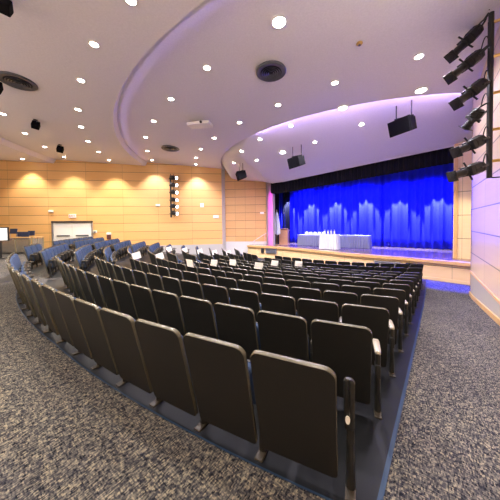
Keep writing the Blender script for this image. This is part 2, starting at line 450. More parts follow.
o = pleated(SV(CS, 10.9), SV(CS, 2.22), STAGE_Z+.03, 5.6, .10, .40, 'velvet', 'stage_curtain', 1, flare=.3)
tag(o, 'wide blue velour stage curtain behind the draped tables', 'curtain', 'blue stage curtains')
o = pleated(SV(CS+.12, 2.32), SV(CS+.12, -1.9), STAGE_Z+.03, 5.6, .10, .40, 'velvet', 'stage_curtain', 2, flare=.3)
tag(o, 'narrower blue velour curtain beside the pale pilaster', 'curtain', 'blue stage curtains')
o = pleated(SV(14.45, 8.9), SV(14.45, -1.3), lambda i: EYE+head_h(8.9-10.2*i)-.72, lambda i: EYE+head_h(8.9-10.2*i)+.25, .05, .22, 'blackvel', 'curtain_valance', 3, 6)
tag(o, 'black pleated valance hung across the top of the stage opening', 'valance')
o = pleated(on_s(271.0, 240, 16.2), on_s(279.6, 240, 16.2), STAGE_Z+.02, EYE+2.9, .06, .2, 'blackvel', 'stage_leg_curtain', 4)
tag(o, 'black narrow side curtain behind the white flag', 'curtain')
o = pleated(on_s(283.6, 240, 17.42), on_s(290.2, 240, 17.42), STAGE_Z+.02, EYE+3.0, .06, .2, 'blackvel', 'stage_leg_curtain', 5)
tag(o, 'black side curtain set deeper, behind the wooden lectern', 'curtain')

# ------------------------------------------------------------------ auditorium chairs
def rr(w0, w1, t0, t1, r0, r1, n=5):
    """outline of a panel: width w0 at t0, w1 at t1, corner radii r0 (bottom) and r1 (top)"""
    pts = []
    for cx, cy, r, a0 in ((w0/2-r0, t0+r0, r0, -90), (w1/2-r1, t1-r1, r1, 0), (-w1/2+r1, t1-r1, r1, 90), (-w0/2+r0, t0+r0, r0, 180)):
        for k in range(n+1):
            a = R(a0+90*k/n); pts.append((cx+r*cos(a), cy+r*sin(a)))
    return pts
BL = .805; BANG = math.atan2(.192, .785)
def bp(x, t, d):   # point on the back: across, up the panel, forward of its rear face
    return (x, -.038-sin(BANG)*t+cos(BANG)*d, .095+cos(BANG)*t+sin(BANG)*d)
PITCHW = .535
def chair_leg(x):
    mb = MB(); mb.box((x, .0, .012), (.06, .12, .018), bev=.005)
    o1 = mb
    leg = MB(); leg.tube([(x, .03, .02), (x, .025, .25), (x, .0, .44), (x, .02, .555)], [.03, .024, .022, .026], 8)
    leg.box((x, .02, .40), (.045, .10, .12), bev=.01)
    return leg, o1
def arm_mb(x, k=1.0, zt=.575, y0=-.02, y1=.19):
    mb = MB(); prof = []
    for y, w, a, b_ in ((y0, .012, -.030, -.02), (y0+.01, .018, -.036, -.008), (y0+.06, .021, -.04, 0), (y1-.06, .023, -.04, 0), (y1-.012, .02, -.038, -.006), (y1, .012, -.03, -.016)):
        w *= k; z0, z1 = zt+a, zt+b_
        prof.append([(x-w, y, z0+.005), (x-w*.8, y, z0), (x+w*.8, y, z0), (x+w, y, z0+.005), (x+w, y, z1-.006), (x+w*.7, y, z1), (x-w*.7, y, z1), (x-w, y, z1-.006)])
    return mb.loops(prof)
def make_chair():
    t = thing('auditorium_chair', '', 'chair')
    W0, W1 = .495, .505
    o = lambda e, d: [bp(x, y, d) for x, y in rr(W0-2*e, W1-2*e, e, BL-e, .03, .062)]
    l0, l1, l2, l3 = o(.003, 0), o(0, .004), o(0, .028), o(.004, .033)
    s = MB(); s.loops([l0], True, False) if False else None
    s.add(l0, [tuple(range(len(l0)))[::-1]]); s.add(l3, [tuple(range(len(l3)))])
    s.build('back_shell', 'shell', t, recalc=False)
    e = MB().loops([l0, l1, l2, l3], False, False).build('edge_highlight', 'trim', t, smooth=True); e['label'] = 'rounded edge of the black back with painted highlight'
    c = lambda e, d: [bp(x, y, d) for x, y in rr(.45-2*e, .47-2*e, .24+e, BL-.045-e, .03, .09)]
    cu = MB().loops([c(0, .032), c(0, .058), c(.012, .072), c(.04, .078)], True, True).build('back_cushion', 'blue', t, smooth=True)
    cu['label'] = 'slate blue back cushion'
    # seat tipped up: pan outwards, cushion towards the back
    def sp(x, q, d):  # q up the tipped seat, d forward
        a = R(-9); return (x, .055+sin(a)*q+cos(a)*d, .29+cos(a)*q-sin(a)*d)
    f = lambda e, d: [sp(x, y, d) for x, y in rr(.45-2*e, .43-2*e, e, .32-e, .05, .07)]
    MB().loops([f(.01, 0), f(0, .012), f(0, .05)], True, True).build('seat_cushion', 'blue', t, smooth=True)
    MB().loops([f(-.004, .05), f(-.004, .07), f(.03, .09)], True, True).build('seat_pan', 'shell', t, smooth=True)
    leg, foot = chair_leg(PITCHW/2)
    lo = leg.build('leg', 'metal', t, smooth=True); fo = foot.build('foot_plate', 'foot', lo)
    arm_mb(PITCHW/2).build('armrest', 'arm', t, smooth=True)
    return t
proto = make_chair()
far_leg, far_foot = chair_leg(-PITCHW/2)
fl = far_leg.build('leg', 'metal', None, smooth=True); ff = far_foot.build('foot_plate', 'foot', fl)
fa_ = arm_mb(-PITCHW/2).build('armrest', 'arm', None, smooth=True)
used = [False, False]
CH = {}
def place(rho, az, label, group, key, left_end=False):
    if not used[0]: o = proto; used[0] = True
    else: o = copy_tree(proto)
    p = pol(rho+(flare(rho, az) if key[0] == 'c' else 0), az); o.location = (p.x, p.y, floor_z(p.x, p.y)+.004); o.rotation_euler = (0, 0, -R(az))
    o['label'] = label; o['group'] = group; CH[key] = o
    if left_end:
        for src in (fl, fa_):
            if src is fl and not used[1]: c = fl; fa_.parent = o; fl.parent = o; used[1] = True; break
            c = copy_tree(src); c.parent = o
    return o
def ordn(k): return ORD[k]
ROW = .86
n_ch = 0
for k in range(12):
    rho = 17.27-ROW*k; a = aisle_az(rho); a1 = 54.6 if k == 0 else 51.6; a += math.degrees(.085/rho)
    st = math.degrees(PITCHW/rho); n = int((a1-a)/st)
    rown = 'rearmost row' if k == 0 else ('front row' if k == 11 else ordn(k+1)+' row from the back')
    for i in range(n):
        pos = 'nearest the panelled-wall aisle' if i == 0 else ordn(i+1)+' from the panelled-wall aisle'
        lab = ('black-backed chair in centre block, %s, %s' % (rown, pos))
        place(rho, a+st*(i+.5), lab, 'centre block of auditorium chairs', ('c', k, i), i == n-1); n_ch += 1
for k in range(12):
    rho = 17.95-ROW*k; rown = 'rearmost row' if k == 0 else ordn(k+1)+' row from the back'
    st = math.degrees(PITCHW/rho)
    for blk, a0, a1 in (('middle', 55.0, 67.8), ('outer', 70.6, 84.0)):
        if k == 0 and blk == 'middle': a0 = 61.5
        n = int((a1-a0)/st+.25)
        for i in range(n):
            pos = 'at its stairless near end' if 0 else ('nearest the centre block' if i == 0 else ordn(i+1)+' from the centre-block end')
            lab = 'blue-cushioned chair in %s side block, %s, %s' % (blk, rown, pos)
            place(rho, a0+st*(i+.5), lab, '%s side block of auditorium chairs' % blk, (blk, k, i), i == n-1); n_ch += 1
# the rearmost aisle-end chair carries an upright paddle with a row plate instead of a flat pad
wide_arm = None
for k in range(1, 12):
    o = CH[('c', k, 0)]
    for ch in list(o.children):
        if ch.name.startswith('armrest'):
            if wide_arm is None:
                wide_arm = arm_mb(PITCHW/2+.045, 1.25, .605, -.03, .24).build('armrest', 'armend', o, smooth=True)
            else:
                c = wide_arm.copy(); COL.objects.link(c); c.parent = o
            bpy.data.objects.remove(ch)
        elif ch.name.startswith('leg'): ch.location.x = .045; ch.scale.z = 1.03
end = CH[('c', 0, 0)]
for ch in list(end.children):
    if ch.name.startswith('armrest'): bpy.data.objects.remove(ch)
pd = lambda e, d: [(PITCHW/2+.045+x, d-.04-.10*(y-.40), y+.02) for x, y in rr(.058-2*e, .062-2*e, .42+e, .745-e, .02, .028)]
MB().loops([pd(.006, -.016), pd(0, -.010), pd(0, .012), pd(.006, .018)]).build('upright_armrest', 'metal', end, smooth=True)
mb = MB(); q = [(PITCHW/2+.037+.013*cos(2*PI*k/16), -.058, .515+.024*sin(2*PI*k/16)) for k in range(16)]
mb.loops([[(x, y, z) for x, y, z in q], [(x, y-.0165, z) for x, y, z in q]])
for ch in end.children:
    if ch.name.startswith('leg'): ch.location.x = .05
o = mb.build('row_plate', 'paper', end); o['label'] = 'small white oval row plate'

# reserved sheets folded over chair backs
def sheet(key, label, group, w=.23, tilt=0.0, rise=.10, low=.15):
    o = CH[key]; t = thing('paper_sheet', label, 'paper', o.location, o.rotation_euler.z, group)
    mb = MB(); x0 = 0
    prof = []
    for d, tt in ((-.012, BL-low*.5), (-.012, BL-.02), (-.010, BL+.015), (.018, BL+.035+rise*.2), (.046, BL+.015), (.1, BL-.03), (.104, BL-low)):
        prof.append((d, tt))
    def fn(i, j):
        x = (i-.5)*w; q = j*(len(prof)-1); k = min(int(q), len(prof)-2); f = q-k
        d = prof[k][0]*(1-f)+prof[k+1][0]*f; tt = prof[k][1]*(1-f)+prof[k+1][1]*f
        return bp(x+tilt*(tt-BL), tt, d)
    ob = mb.grid(fn, 2, 18).build('sheet', 'paper', t, recalc=False)
    sm = ob.modifiers.new('thickness', 'SOLIDIFY'); sm.thickness = .0015
    return t
def proj(p):
    q = Vector((p[0], p[1], p[2]-EYE)); d = q.dot(fw); return PPX+F*q.dot(rt)/d, PPY-F*q.dot(up)/d
def seat_near(px, py, blocks, taken):
    best = None
    for kx, o in CH.items():
        if kx[0] not in blocks or kx in taken or (kx[0] != 'c' and kx[2]): continue
        rz_ = o.rotation_euler.z; l = Vector(bp(0, BL, .02)); w_ = Vector((l.x*cos(rz_)-l.y*sin(rz_), l.x*sin(rz_)+l.y*cos(rz_), l.z))+o.location
        x, y = proj(w_); dd = (x-px)**2+3*(y-py)**2
        if best is None or dd < best[0]: best = (dd, kx, x, y)
    taken.add(best[1]); return best[1]
taken = set()
for i, (x, y) in enumerate(((187, 267), (212, 267), (235, 266), (257, 266), (277, 266), (293, 266))):
    sheet(seat_near(x, y, ('c',), taken), 'white paper sheet on a centre block chair, %s from the door end of its line' % (ordn(i+1) if i else 'closest'), 'white sheets across the centre block', .30, (-.25, .35, .12, .3, .3, .15)[i], .75, .06)
for i, (x, y) in enumerate(((137, 250.5), (154, 251), (170.6, 250.5), (185, 251), (199.6, 251), (210.5, 250), (222, 250))):
    o = CH[seat_near(x, y, ('middle', 'outer'), taken)]
    c = thing('paper_sheet', 'small white sheet on a side block row end, %s from the door end' % (ordn(i+1) if i else 'closest'), 'paper', o.location, o.rotation_euler.z, 'white sheets on the side block row ends')
    MB().box((PITCHW/2+.035, -.02, .80), (.004, .30, .26), Matrix.Rotation(R(14), 3, 'X')).build('sheet', 'paper', c)
# ------------------------------------------------------------------ ceiling fittings
def spot(name, loc, tgt, energy, color, size, blend=.5, rad=.06):
    l = bpy.data.lights.new(name, 'SPOT'); l.energy = energy; l.color = color; l.spot_size = R(size); l.spot_blend = blend; l.shadow_soft_size = rad
    o = bpy.data.objects.new(name, l); COL.objects.link(o); o.location = loc
    o.rotation_euler = (Vector(tgt)-Vector(loc)).to_track_quat('-Z', 'Y').to_euler(); return o
def area(name, loc, tgt, energy, color, sx, sy):
    l = bpy.data.lights.new(name, 'AREA'); l.energy = energy; l.color = color; l.shape = 'RECTANGLE'; l.size = sx; l.size_y = sy
    o = bpy.data.objects.new(name, l); COL.objects.link(o); o.location = loc
    o.rotation_euler = (Vector(tgt)-Vector(loc)).to_track_quat('-Z', 'Y').to_euler(); return o
WARM = (1, .895, .74); COOL = (.93, .86, 1)
can = None
def downlight(p, label, group, energy, color, size=140, r=1.0):
    global can
    if can is None:
        can = thing('recessed_downlight', label, 'ceiling light')
        MB().lathe([(.115, .015), (.125, -.004), (.11, -.012), (.088, -.008), (.085, .03)], n=20).build('trim_ring', 'doorwhite', can, smooth=True)
        MB().lathe([(.0, -.022), (.05, -.019), (.090, -.008)], n=20).build('lens', 'lamp', can, smooth=True)
        o = can
    else: o = copy_tree(can)
    o.location = (p[0], p[1], p[2]-.012); o.scale = (r, r, 1); o['label'] = label; o['group'] = group
    spot('downlight_beam', (p[0], p[1], p[2]-.08), (p[0], p[1], p[2]-2), energy, color, size, .65, .09)
E_ = 270
arcs = [
 ('outermost arc of the rear ceiling', [(11, 155)], WARM, 1.0),
 ('outer arc of the rear ceiling tier', [(64, 156.6), (44.8, 146.4), (25, 133), (3, 113.6)], WARM, 1.0),
 ('inner arc of the rear ceiling tier', [(109, 160), (98.8, 151.6), (88, 141), (81, 126.5), (78, 109), (81, 80), (94, 43.5), (131, -1)], WARM, 1.0),
 ('outer arc of the middle ceiling tier', [(152, 160), (147.4, 150.6), (145.6, 137), (153.6, 120.6), (171, 98.5), (207, 67), (279, 21)], COOL, 1.0),
 ('inner arc of the middle ceiling tier', [(196, 164.4), (196, 157.6), (200.8, 148.8), (214, 137.6), (239.6, 122), (278, 104.4), (334.8, 82.4), (419, 56)], COOL, 1.0),
 ('arc just inside the stage ceiling edge', [(234, 162.8), (241.6, 151), (260, 139), (290.8, 125.6), (342.8, 107.6), (421, 90)], COOL, .8),
 ('arc nearest the curtain', [(256.8, 160), (282.8, 152.4), (314.8, 142), (361.6, 124)], COOL, .8)]
for an, pts, colr, ef in arcs:
    for i, (x, y) in enumerate(pts):
        p = on_ceiling(x, y)
        big = (x, y) in ((279, 21), (342.8, 107.6), (421, 90), (282.8, 152.4))
        lab = 'lit recessed downlight, %s from the long panelled wall, %s' % (ordn(i+1), an) if len(pts) > 1 else 'single lit recessed downlight in the rearmost ceiling tier near the wall'
        nearwall = (x, y) in ((11, 155), (64, 156.6), (109, 160), (152, 160), (196, 164.4))
        if nearwall:
            q = Vector(p[:2]); dist = (q-LA).dot(LN)
            q = q+LN*(.75-dist) if dist < .75 or dist > 1.6 else q
            p = Vector((q.x, q.y, EYE+ceil_h(q.x, q.y)))
        downlight(p, lab, 'recessed ceiling downlights', E_*ef*(1.75 if nearwall else 1), colr, 98 if nearwall else 145, 1.6 if big else 1.0)
# the same downlight rows carry on over the rear of the hall, behind the viewpoint
for rho, azs in ((17.0, (34, 24, 14, 4)), (19.5, (58, 48, 36, 24, 12)), (13.2, (8, 0)), (22.5, (62, 46, 30))):
    for az in azs:
        p = pol(rho, az); z = EYE+ceil_h(p.x, p.y)-.06
        spot('downlight_beam', (p.x, p.y, z), (p.x, p.y, 0), E_, WARM, 145, .65, .09)

def vent(px, py, r, label):
    p = on_ceiling(px, py); t = thing('ceiling_diffuser', label, 'vent', p-Vector((0, 0, .035)), 0, 'round ceiling diffusers')
    MB().lathe([(r, .05), (r*1.0, -.01), (r*.94, -.028), (r*.72, -.012), (r*.70, .01)], n=40).build('rim', 'ventdark', t, smooth=True)
    MB().lathe([(0, -.004), (r*.72, -.004)], n=40).build('throat', 'ventblack', t)
    for k, q in enumerate((.58, .44, .30, .16)):
        MB().lathe([(r*q, -.008), (r*(q+.07), -.035), (r*(q+.055), -.038), (r*(q-.015), -.012)], n=36).build('ring', 'ventdark', t, smooth=True)
    return t
vent(271, 71, .43, 'round dark air diffuser in the middle ceiling tier nearest the viewer')
vent(170.5, 148, .50, 'round air diffuser above the spotlight pole of the long maple wall')
vent(18, 81, .46, 'round dark air diffuser in the rear ceiling tier')
# white projector housing
p = on_ceiling(200, 121); t = thing('ceiling_projector', 'white boxed projector mounted on the middle ceiling tier', 'projector', p-Vector((0, 0, .05)), -R(12))
MB().box((0, 0, -.11), (.98, .5, .12), bev=.02).build('housing', 'doorwhite', t); MB().tube([(0, 0, .08), (0, 0, -.06)], .05, 10).build('mount', 'doorwhite', t)
MB().tube([(.15, -.25, -.11), (.15, -.29, -.11)], .05, 12).build('lens', 'ventblack', t)
p = on_ceiling(359.5, 43); t = thing('smoke_detector', 'small round smoke detector on the ceiling', 'smoke detector', p)
MB().lathe([(.07, 0), (.075, -.02), (.055, -.045), (0, -.05)], n=20).build('body', 'brass', t, smooth=True)
MB().lathe([(.03, -.045), (.028, -.062), (0, -.066)], n=14).build('sensor_cap', 'ventdark', t, smooth=True)
def ceiling_speaker(px, py, label, sc_=1.0, rz=0):
    p = on_ceiling(px, py); t = thing('ceiling_speaker', label, 'speaker', p, rz, 'small black ceiling speakers')
    MB().box((0, 0, -.015), (.16*sc_, .16*sc_, .03), bev=.008).build('mount_plate', 'black', t)
    MB().tube([(0, 0, -.02), (0, 0, -.12*sc_)], .02, 8).build('stem', 'black', t)
    rot = Matrix.Rotation(R(-28), 3, 'X') @ Matrix.Rotation(R(12), 3, 'Y')
    MB().box((0, 0, -.27*sc_), (.30*sc_, .28*sc_, .30*sc_), rot, .02).build('cabinet', 'cabinet', t)
    MB().box(Vector((0, 0, -.27*sc_))+rot @ Vector((0, -.145*sc_, 0)), (.26*sc_, .012, .26*sc_), rot, .004).build('grille', 'grille', t)
ceiling_speaker(35.5, 119.5, 'small black speaker on the rear ceiling between two downlights', .85, R(40))
ceiling_speaker(60, 144.5, 'small black speaker on the ceiling near the long panelled wall', .95, R(35))
ceiling_speaker(3, -6, 'small black speaker on the ceiling in the upper corner', .75, R(40))
ceiling_speaker(-5, 78, 'small black speaker beside the rear round diffuser', .9, R(40))

# hanging loudspeakers
def hung(px0, px1, w, label):
    a, c = on_ceiling(*px0), on_ceiling(*px1); mid = (a+c)/2; d = (c-a); rz = math.atan2(d.y, d.x)
    t = thing('hanging_loudspeaker', label, 'loudspeaker', mid, rz, 'loudspeakers hung above the stage front')
    L = w*.62; hh = w*.56
    for x in (-.26*w, .26*w):
        MB().tube([(x, 0, .05), (x, 0, -.56*w)], .018*w+.004, 8).build('rod', 'black', t)
    MB().tube([(-.32*w, -.02, -.68*w), (-.32*w, 0, -.56*w), (.32*w, 0, -.56*w), (.32*w, -.02, -.68*w)], .025*w, 8).build('yoke', 'black', t)
    rot = Matrix.Rotation(R(-24), 3, 'Z') @ Matrix.Rotation(R(16), 3, 'X')
    z = -.90*w; y0, y1 = -.30*w, .36*w; w = w*.88; hh *= 1.06
    f = [(-.5*w, y0, -hh/2), (.5*w, y0, -hh/2), (.5*w, y0, hh/2), (-.5*w, y0, hh/2)]
    bk = [(-.3*w, y1, -hh*.40), (.3*w, y1, -hh*.40), (.3*w, y1, hh*.42), (-.3*w, y1, hh*.42)]
    T = lambda q: tuple(Vector((0, 0, z))+rot @ Vector(q))
    MB().loops([[T(q) for q in f], [T(q) for q in bk]]).build('cabinet', 'cabinet', t)
    g = [(-.47*w, y0-.012, -hh*.46), (.47*w, y0-.012, -hh*.46), (.47*w, y0-.012, hh*.46), (-.47*w, y0-.012, hh*.46)]
    MB().loops([[T((x, y-.015, zz)) for x, y, zz in g], [T((x, y+.03, zz)) for x, y, zz in g]]).build('grille', 'grille', t)
    return t
hung((396.5, 106), (411.5, 100), .93, 'large black hanging loudspeaker closest to the aisle wall')
hung((292.6, 147), (301.4, 144.5), .90, 'black hanging loudspeaker in front of the middle of the curtain')
hung((238.5, 163.5), (243.5, 163), .84, 'black hanging loudspeaker in front of the small-panelled side wall')

# ------------------------------------------------------------------ stage lights on poles
def fixture(p_pole, rear, front_, label, group, k=1.0, lens='ventblack'):
    rear, front_ = Vector(rear), Vector(front_); d = (front_-rear); L = d.length; d = d/L
    t = thing('stage_spotlight', label, 'spotlight', rear, 0, group)
    q = d.to_track_quat('Z', 'Y').to_matrix()
    P = lambda r, z: (r*k, z*L)
    up_ = Vector((0, 0, 1)); side = d.cross(up_).normalized(); vert = side.cross(d)
    MB().lathe([P(0, 0), P(.06, 0), P(.085, .03), P(.105, .07), P(.105, .12), P(.096, .125), P(.096, .15), P(.108, .155), P(.108, .36), P(.09, .42), P(0, .42)], n=8, rot=q).build('lamp_housing', 'black', t)
    MB().box(d*L*.47, (.21*k, .17*k, .11*L), q, .008).build('shutter_gate', 'black', t)
    MB().lathe([P(.0, .50), P(.074, .50), P(.074, .56), P(.062, .57), P(.062, .70), P(.068, .71), P(.068, .86), P(.078, .88), P(.078, .985), P(.068, .985), P(.066, .93)], n=16, rot=q).build('barrel', 'black', t, smooth=True)
    MB().box(d*L*.965, (.19*k, .19*k, .02*L), q, .004).build('gel_frame', 'black', t)
    MB().lathe([P(0, 1.0), P(.074, .985)], n=18, rot=q).build('lens', lens, t)
    for sgn in (-1, 1):
        MB().tube([d*L*.47+vert*.06*k*sgn, d*L*.47+vert*.17*k*sgn+side*.03*k*sgn], .016*k, 6).build('shutter_handle', 'black', t)
    c = d*L*.30; pole_l = Vector(p_pole)-rear
    pts = []
    for a in range(0, 181, 20):
        pts.append(c+side*.14*k*cos(R(a))+(pole_l-c).normalized()*.26*k*sin(R(a)))
    MB().tube(pts, .016*k, 6).build('yoke', 'black', t)
    tip = pts[len(pts)//2]
    pole_l = pole_l-(pole_l-tip).normalized()*.05
    MB().tube([tip, pole_l], .022*k, 6).build('clamp', 'black', t)
    cab = [pole_l+Vector((0, 0, .05*k))]
    e0, e1 = pole_l+Vector((0, 0, .05*k)), Vector((0, 0, 0))
    cab = [e0, e0+(Vector((0, 0, .20*k))+(e1-e0)*.15), e0+(e1-e0)*.6+Vector((0, 0, .26*k)), e1+Vector((0, 0, .05*k))]
    sm = []
    for i in range(9):
        u = i/8; sm.append(cab[0]*(1-u)**3+cab[1]*3*u*(1-u)**2+cab[2]*3*u*u*(1-u)+cab[3]*u**3)
    MB().tube(sm, .010*k, 6).build('cable', 'black', t)
    return t
PV = -1.12
pb, pt = on_v(489.3, 178, PV), on_v(491.5, 3, PV)
px_, py_ = (pb.x+pt.x)/2, (pb.y+pt.y)/2
t = thing('lighting_pole', 'black vertical lighting pole bracketed to the satin aisle wall', 'lighting pole', (px_, py_, pb.z))
H = 5.95-pb.z
MB().tube([(0, 0, 0), (0, 0, H)], .045, 12).build('pipe', 'black', t, smooth=True)
mb = MB(); mb.box((-.03*.6, .0, H/2), (.06, .05, H*.9)); mb.build('raceway', 'black', t)
for z in (.35, 1.0, 1.75, 2.5, 3.2):
    q = V*(-.19); MB().tube([(0, 0, z), (q.x, q.y, z)], .03, 8).build('bracket', 'brass', t)
MB().tube([(0, 0, .02), (.02, -.05, .0), (.16, -.2, -.01)], .014, 6).build('safety_cable', 'black', t)
fx = [((479.5, 28), (450, 58)), ((481, 53), (449, 79)), ((484, 82), (455, 105)), ((481, 109), (465, 129)), ((483, 139), (455, 153)), ((483, 166), (451, 177))]
ordw = ['topmost', 'second from the top', 'third from the top', 'fourth from the top', 'second from the bottom', 'bottom']
for i, (a, c) in enumerate(fx):
    rear = on_v(a[0], a[1], -1.0)
    fr = at_y(c[0], c[1], rear.y+(-.02 if i != 3 else .30))
    fixture((px_, py_, rear.z+.05), rear, fr, 'black stage spotlight, %s on the pole by the aisle wall' % ordw[i], 'spotlights on the aisle-wall pole', 1.15)
# pole on the long wall
tq = lw_hit(171.5, 200); base = Vector((tq.x, tq.y))+LN*.25
zb, zt = lw_hit(172, 217.5).z, lw_hit(171.5, 176.5).z
t = thing('lighting_pole', 'black vertical lighting pole on the long maple wall', 'lighting pole', (base.x, base.y, zb))
MB().tube([(0, 0, 0), (0, 0, zt-zb)], .06, 10).build('pipe', 'black', t, smooth=True)
for z in (.4, 1.4, 2.4):
    MB().tube([(0, 0, z), (-LN.x*.21, -LN.y*.21, z)], .03, 6).build('bracket', 'black', t)
for i, y in enumerate((179.3, 186.2, 193.3, 200.6, 207.0, 213.6)):
    z = lw_hit(172, y).z; a = Vector((base.x, base.y, z))+Vector((.08, -.12, .06)); c = a+Vector((.50, -.25, -.10))
    fixture((base.x, base.y, z), a, c, 'lit stage spotlight, %s on the long-wall pole' % ordw[i], 'spotlights on the long-wall pole', 1.5, 'spotlens')

# ------------------------------------------------------------------ long wall: doors and devices
LRZ = math.atan2(LD.y, LD.x)+PI     # local x runs along the wall towards the stage, -y faces the seats
def on_lw(px, py, off=0): 
    q = lw_hit(px, py); return Vector((q.x+LN.x*off, q.y+LN.y*off, q.z))
d0, d1 = on_lw(53.5, 222.5), on_lw(91.8, 222.5)
W = (Vector(d1[:2])-Vector(d0[:2])).length; ztop = d0.z-.03; zf = -.02
def Lloc(q, off=.0): return (q.x+LN.x*off, q.y+LN.y*off, q.z)
for n_, (f0, f1) in enumerate(((.0, .5), (.5, 1.0))):
    mid = Vector(d0)+(Vector(d1)-Vector(d0))*((f0+f1)/2)
    t = bpy.data.objects.new('door_%d' % (n_+1), None); COL.objects.link(t); t.location = (mid.x, mid.y, zf); t.rotation_euler = (0, 0, LRZ)
    struct(t, 'white leaf of the double exit door, %s' % ('farther from the stage' if n_ == 0 else 'nearer the stage'), 'door')
    MB().box((0, -.03, (ztop-zf)/2), (W/2-.02, .05, ztop-zf-.02), bev=.004).build('leaf', 'doorwhite', t)
    hb = lw_hit(72, 235.6).z-zf
    MB().box((.05 if n_ == 0 else .03, -.115, hb), (W/2*.66, .06, .09), bev=.01).build('panic_bar', 'ventdark', t)
    for x in (-W/8, W/8): MB().box((x+.04, -.07, hb), (.05, .06, .06)).build('bar_bracket', 'ventdark', t)
    for z in (.25, (ztop-zf)*.55, ztop-zf-.25): MB().tube([((-1 if n_ == 0 else 1)*(W/4-.015), -.065, z-.06), ((-1 if n_ == 0 else 1)*(W/4-.015), -.065, z+.06)], .014, 6).build('hinge', 'steel', t)
mid = (Vector(d0)+Vector(d1))/2
t = bpy.data.objects.new('trim_6', None); COL.objects.link(t); t.location = (mid.x, mid.y, zf); t.rotation_euler = (0, 0, LRZ)
struct(t, 'door frame with dark head around the double exit door', 'trim')
MB().box((0, -.06, ztop-zf+.06), (W+.16, .14, .14), bev=.01).build('head', plain('brown door head', (.06, .045, .035), .5), t)
for x in (-W/2-.045, W/2+.045): MB().box((x, -.045, (ztop-zf)/2), (.07, .11, ztop-zf), bev=.005).build('jamb', 'steel', t)
q = on_lw(72.8, 216); t = thing('exit_sign', 'small white EXIT sign with red letters above the double door', 'sign', Lloc(q), LRZ)
MB().box((0, -.04, 0), (.46, .07, .26), bev=.01).build('case', 'doorwhite', t)
cu = bpy.data.curves.new('lettering_curve', 'FONT'); cu.body = 'EXIT'; cu.size = .19; cu.align_x = 'CENTER'; cu.align_y = 'CENTER'; cu.extrude = .004
tmp = bpy.data.objects.new('lettering_tmp', cu); COL.objects.link(tmp); bpy.context.view_layer.update()
me = bpy.data.meshes.new_from_object(tmp.evaluated_get(bpy.context.evaluated_depsgraph_get())); bpy.data.objects.remove(tmp); bpy.data.curves.remove(cu)
me.materials.clear(); me.materials.append(M['red'])
o = bpy.data.objects.new('lettering', me); COL.objects.link(o); o.parent = t; o.location = (0, -.08, 0); o.rotation_euler = (R(90), 0, 0)
def device(px, py, w, h, label, name='wall_strobe', cat='wall device', mat='doorwhite', lensmat='paper'):
    q = on_lw(px, py); t = thing(name, label, cat, Lloc(q), LRZ)
    MB().box((0, -.04, 0), (w, .08, h), bev=.015).build('housing', mat, t)
    MB().box((0, -.09, -.01), (w*.55, .04, h*.5), bev=.012).build('cover', lensmat, t)
device(51.3, 211.3, .30, .14, 'small white strobe on the panels above the exit door corner')
device(158, 205.3, .30, .16, 'small white device on the panels just before the spotlight pole')
device(202, 205.3, .26, .30, 'white rounded speaker on the wall beyond the spotlight pole', 'wall_speaker', 'speaker')
device(216, 216.8, .42, .22, 'flat white plate near the stage end of the long wall', 'wall_plate', 'wall device')
device(95.2, 231.7, .26, .18, 'white and dark device on the wall beside the exit door', 'wall_intercom', 'intercom', 'doorwhite', 'ventdark')
q = on_lw(109.3, 236); t = thing('fire_alarm_box', 'dark red alarm box with white top on the wall past the door', 'alarm box', Lloc(q), LRZ)
MB().box((0, -.06, -.08), (.26, .12, .34), bev=.015).build('case', plain('maroon case', (.10, .03, .03), .4), t)
MB().box((0, -.07, .17), (.28, .14, .14), bev=.02).build('cap', 'doorwhite', t)
# plate on the side wall
q = at_y(262, 213, 18.1); t = thing('side_wall_plate', 'small white plate on the small-panelled wall by the stage', 'wall plate', (q.x, q.y, q.z))
MB().box((0, -.04, 0), (.30, .08, .16), bev=.01).build('cover', 'doorwhite', t); MB().box((0, -.09, 0), (.12, .02, .06)).build('switch', 'paper', t)

# ------------------------------------------------------------------ railing, platform, chairs and screen at the far rear
RY = 13.4
ra, rb = at_y(-14, 237.5, RY), at_y(30, 237.2, RY)
rc = at_y(43, 236, RY+.9)
def railing(name, a, c, n, label, mat='glass'):
    a, c = Vector(a), Vector(c); z1 = (a.z+c.z)/2; d = Vector((c.x-a.x, c.y-a.y, 0)); L = d.length
    t = thing(name, label, 'railing', (a.x, a.y, 0), math.atan2(d.y, d.x))
    MB().box((L/2, 0, z1-.03), (L, .10, .06), bev=.015).build('top_rail', 'woodtrim', t)
    for k in range(n+1):
        MB().box((L*k/n, 0, (z1-.06)/2), (.05, .05, z1-.06)).build('post', plain('khaki post', (.28, .24, .15), .5), t)
    for k in range(n):
        MB().box((L*(k+.5)/n, 0, z1/2), (L/n-.08, .012, z1-.22)).build('panel', mat, t)
    MB().box((L/2, 0, .05), (L, .05, .05)).build('bottom_rail', 'black', t)
    return t
railing('guard_railing', ra, rb, 3, 'long guard railing with tinted panels beside the rear platform')
railing('guard_railing', (rb.x+.1, rb.y+.05, rb.z), rc, 2, 'short guard railing angled back towards the exit door')
mb = MB(); mb.box((-17.3, 14.55, .21), (6.6, 1.5, .42), Matrix.Rotation(R(4), 3, 'Z'))
struct(mb.build('floor_platform', 'carpet'), 'raised carpeted platform behind the guard railing', 'platform')
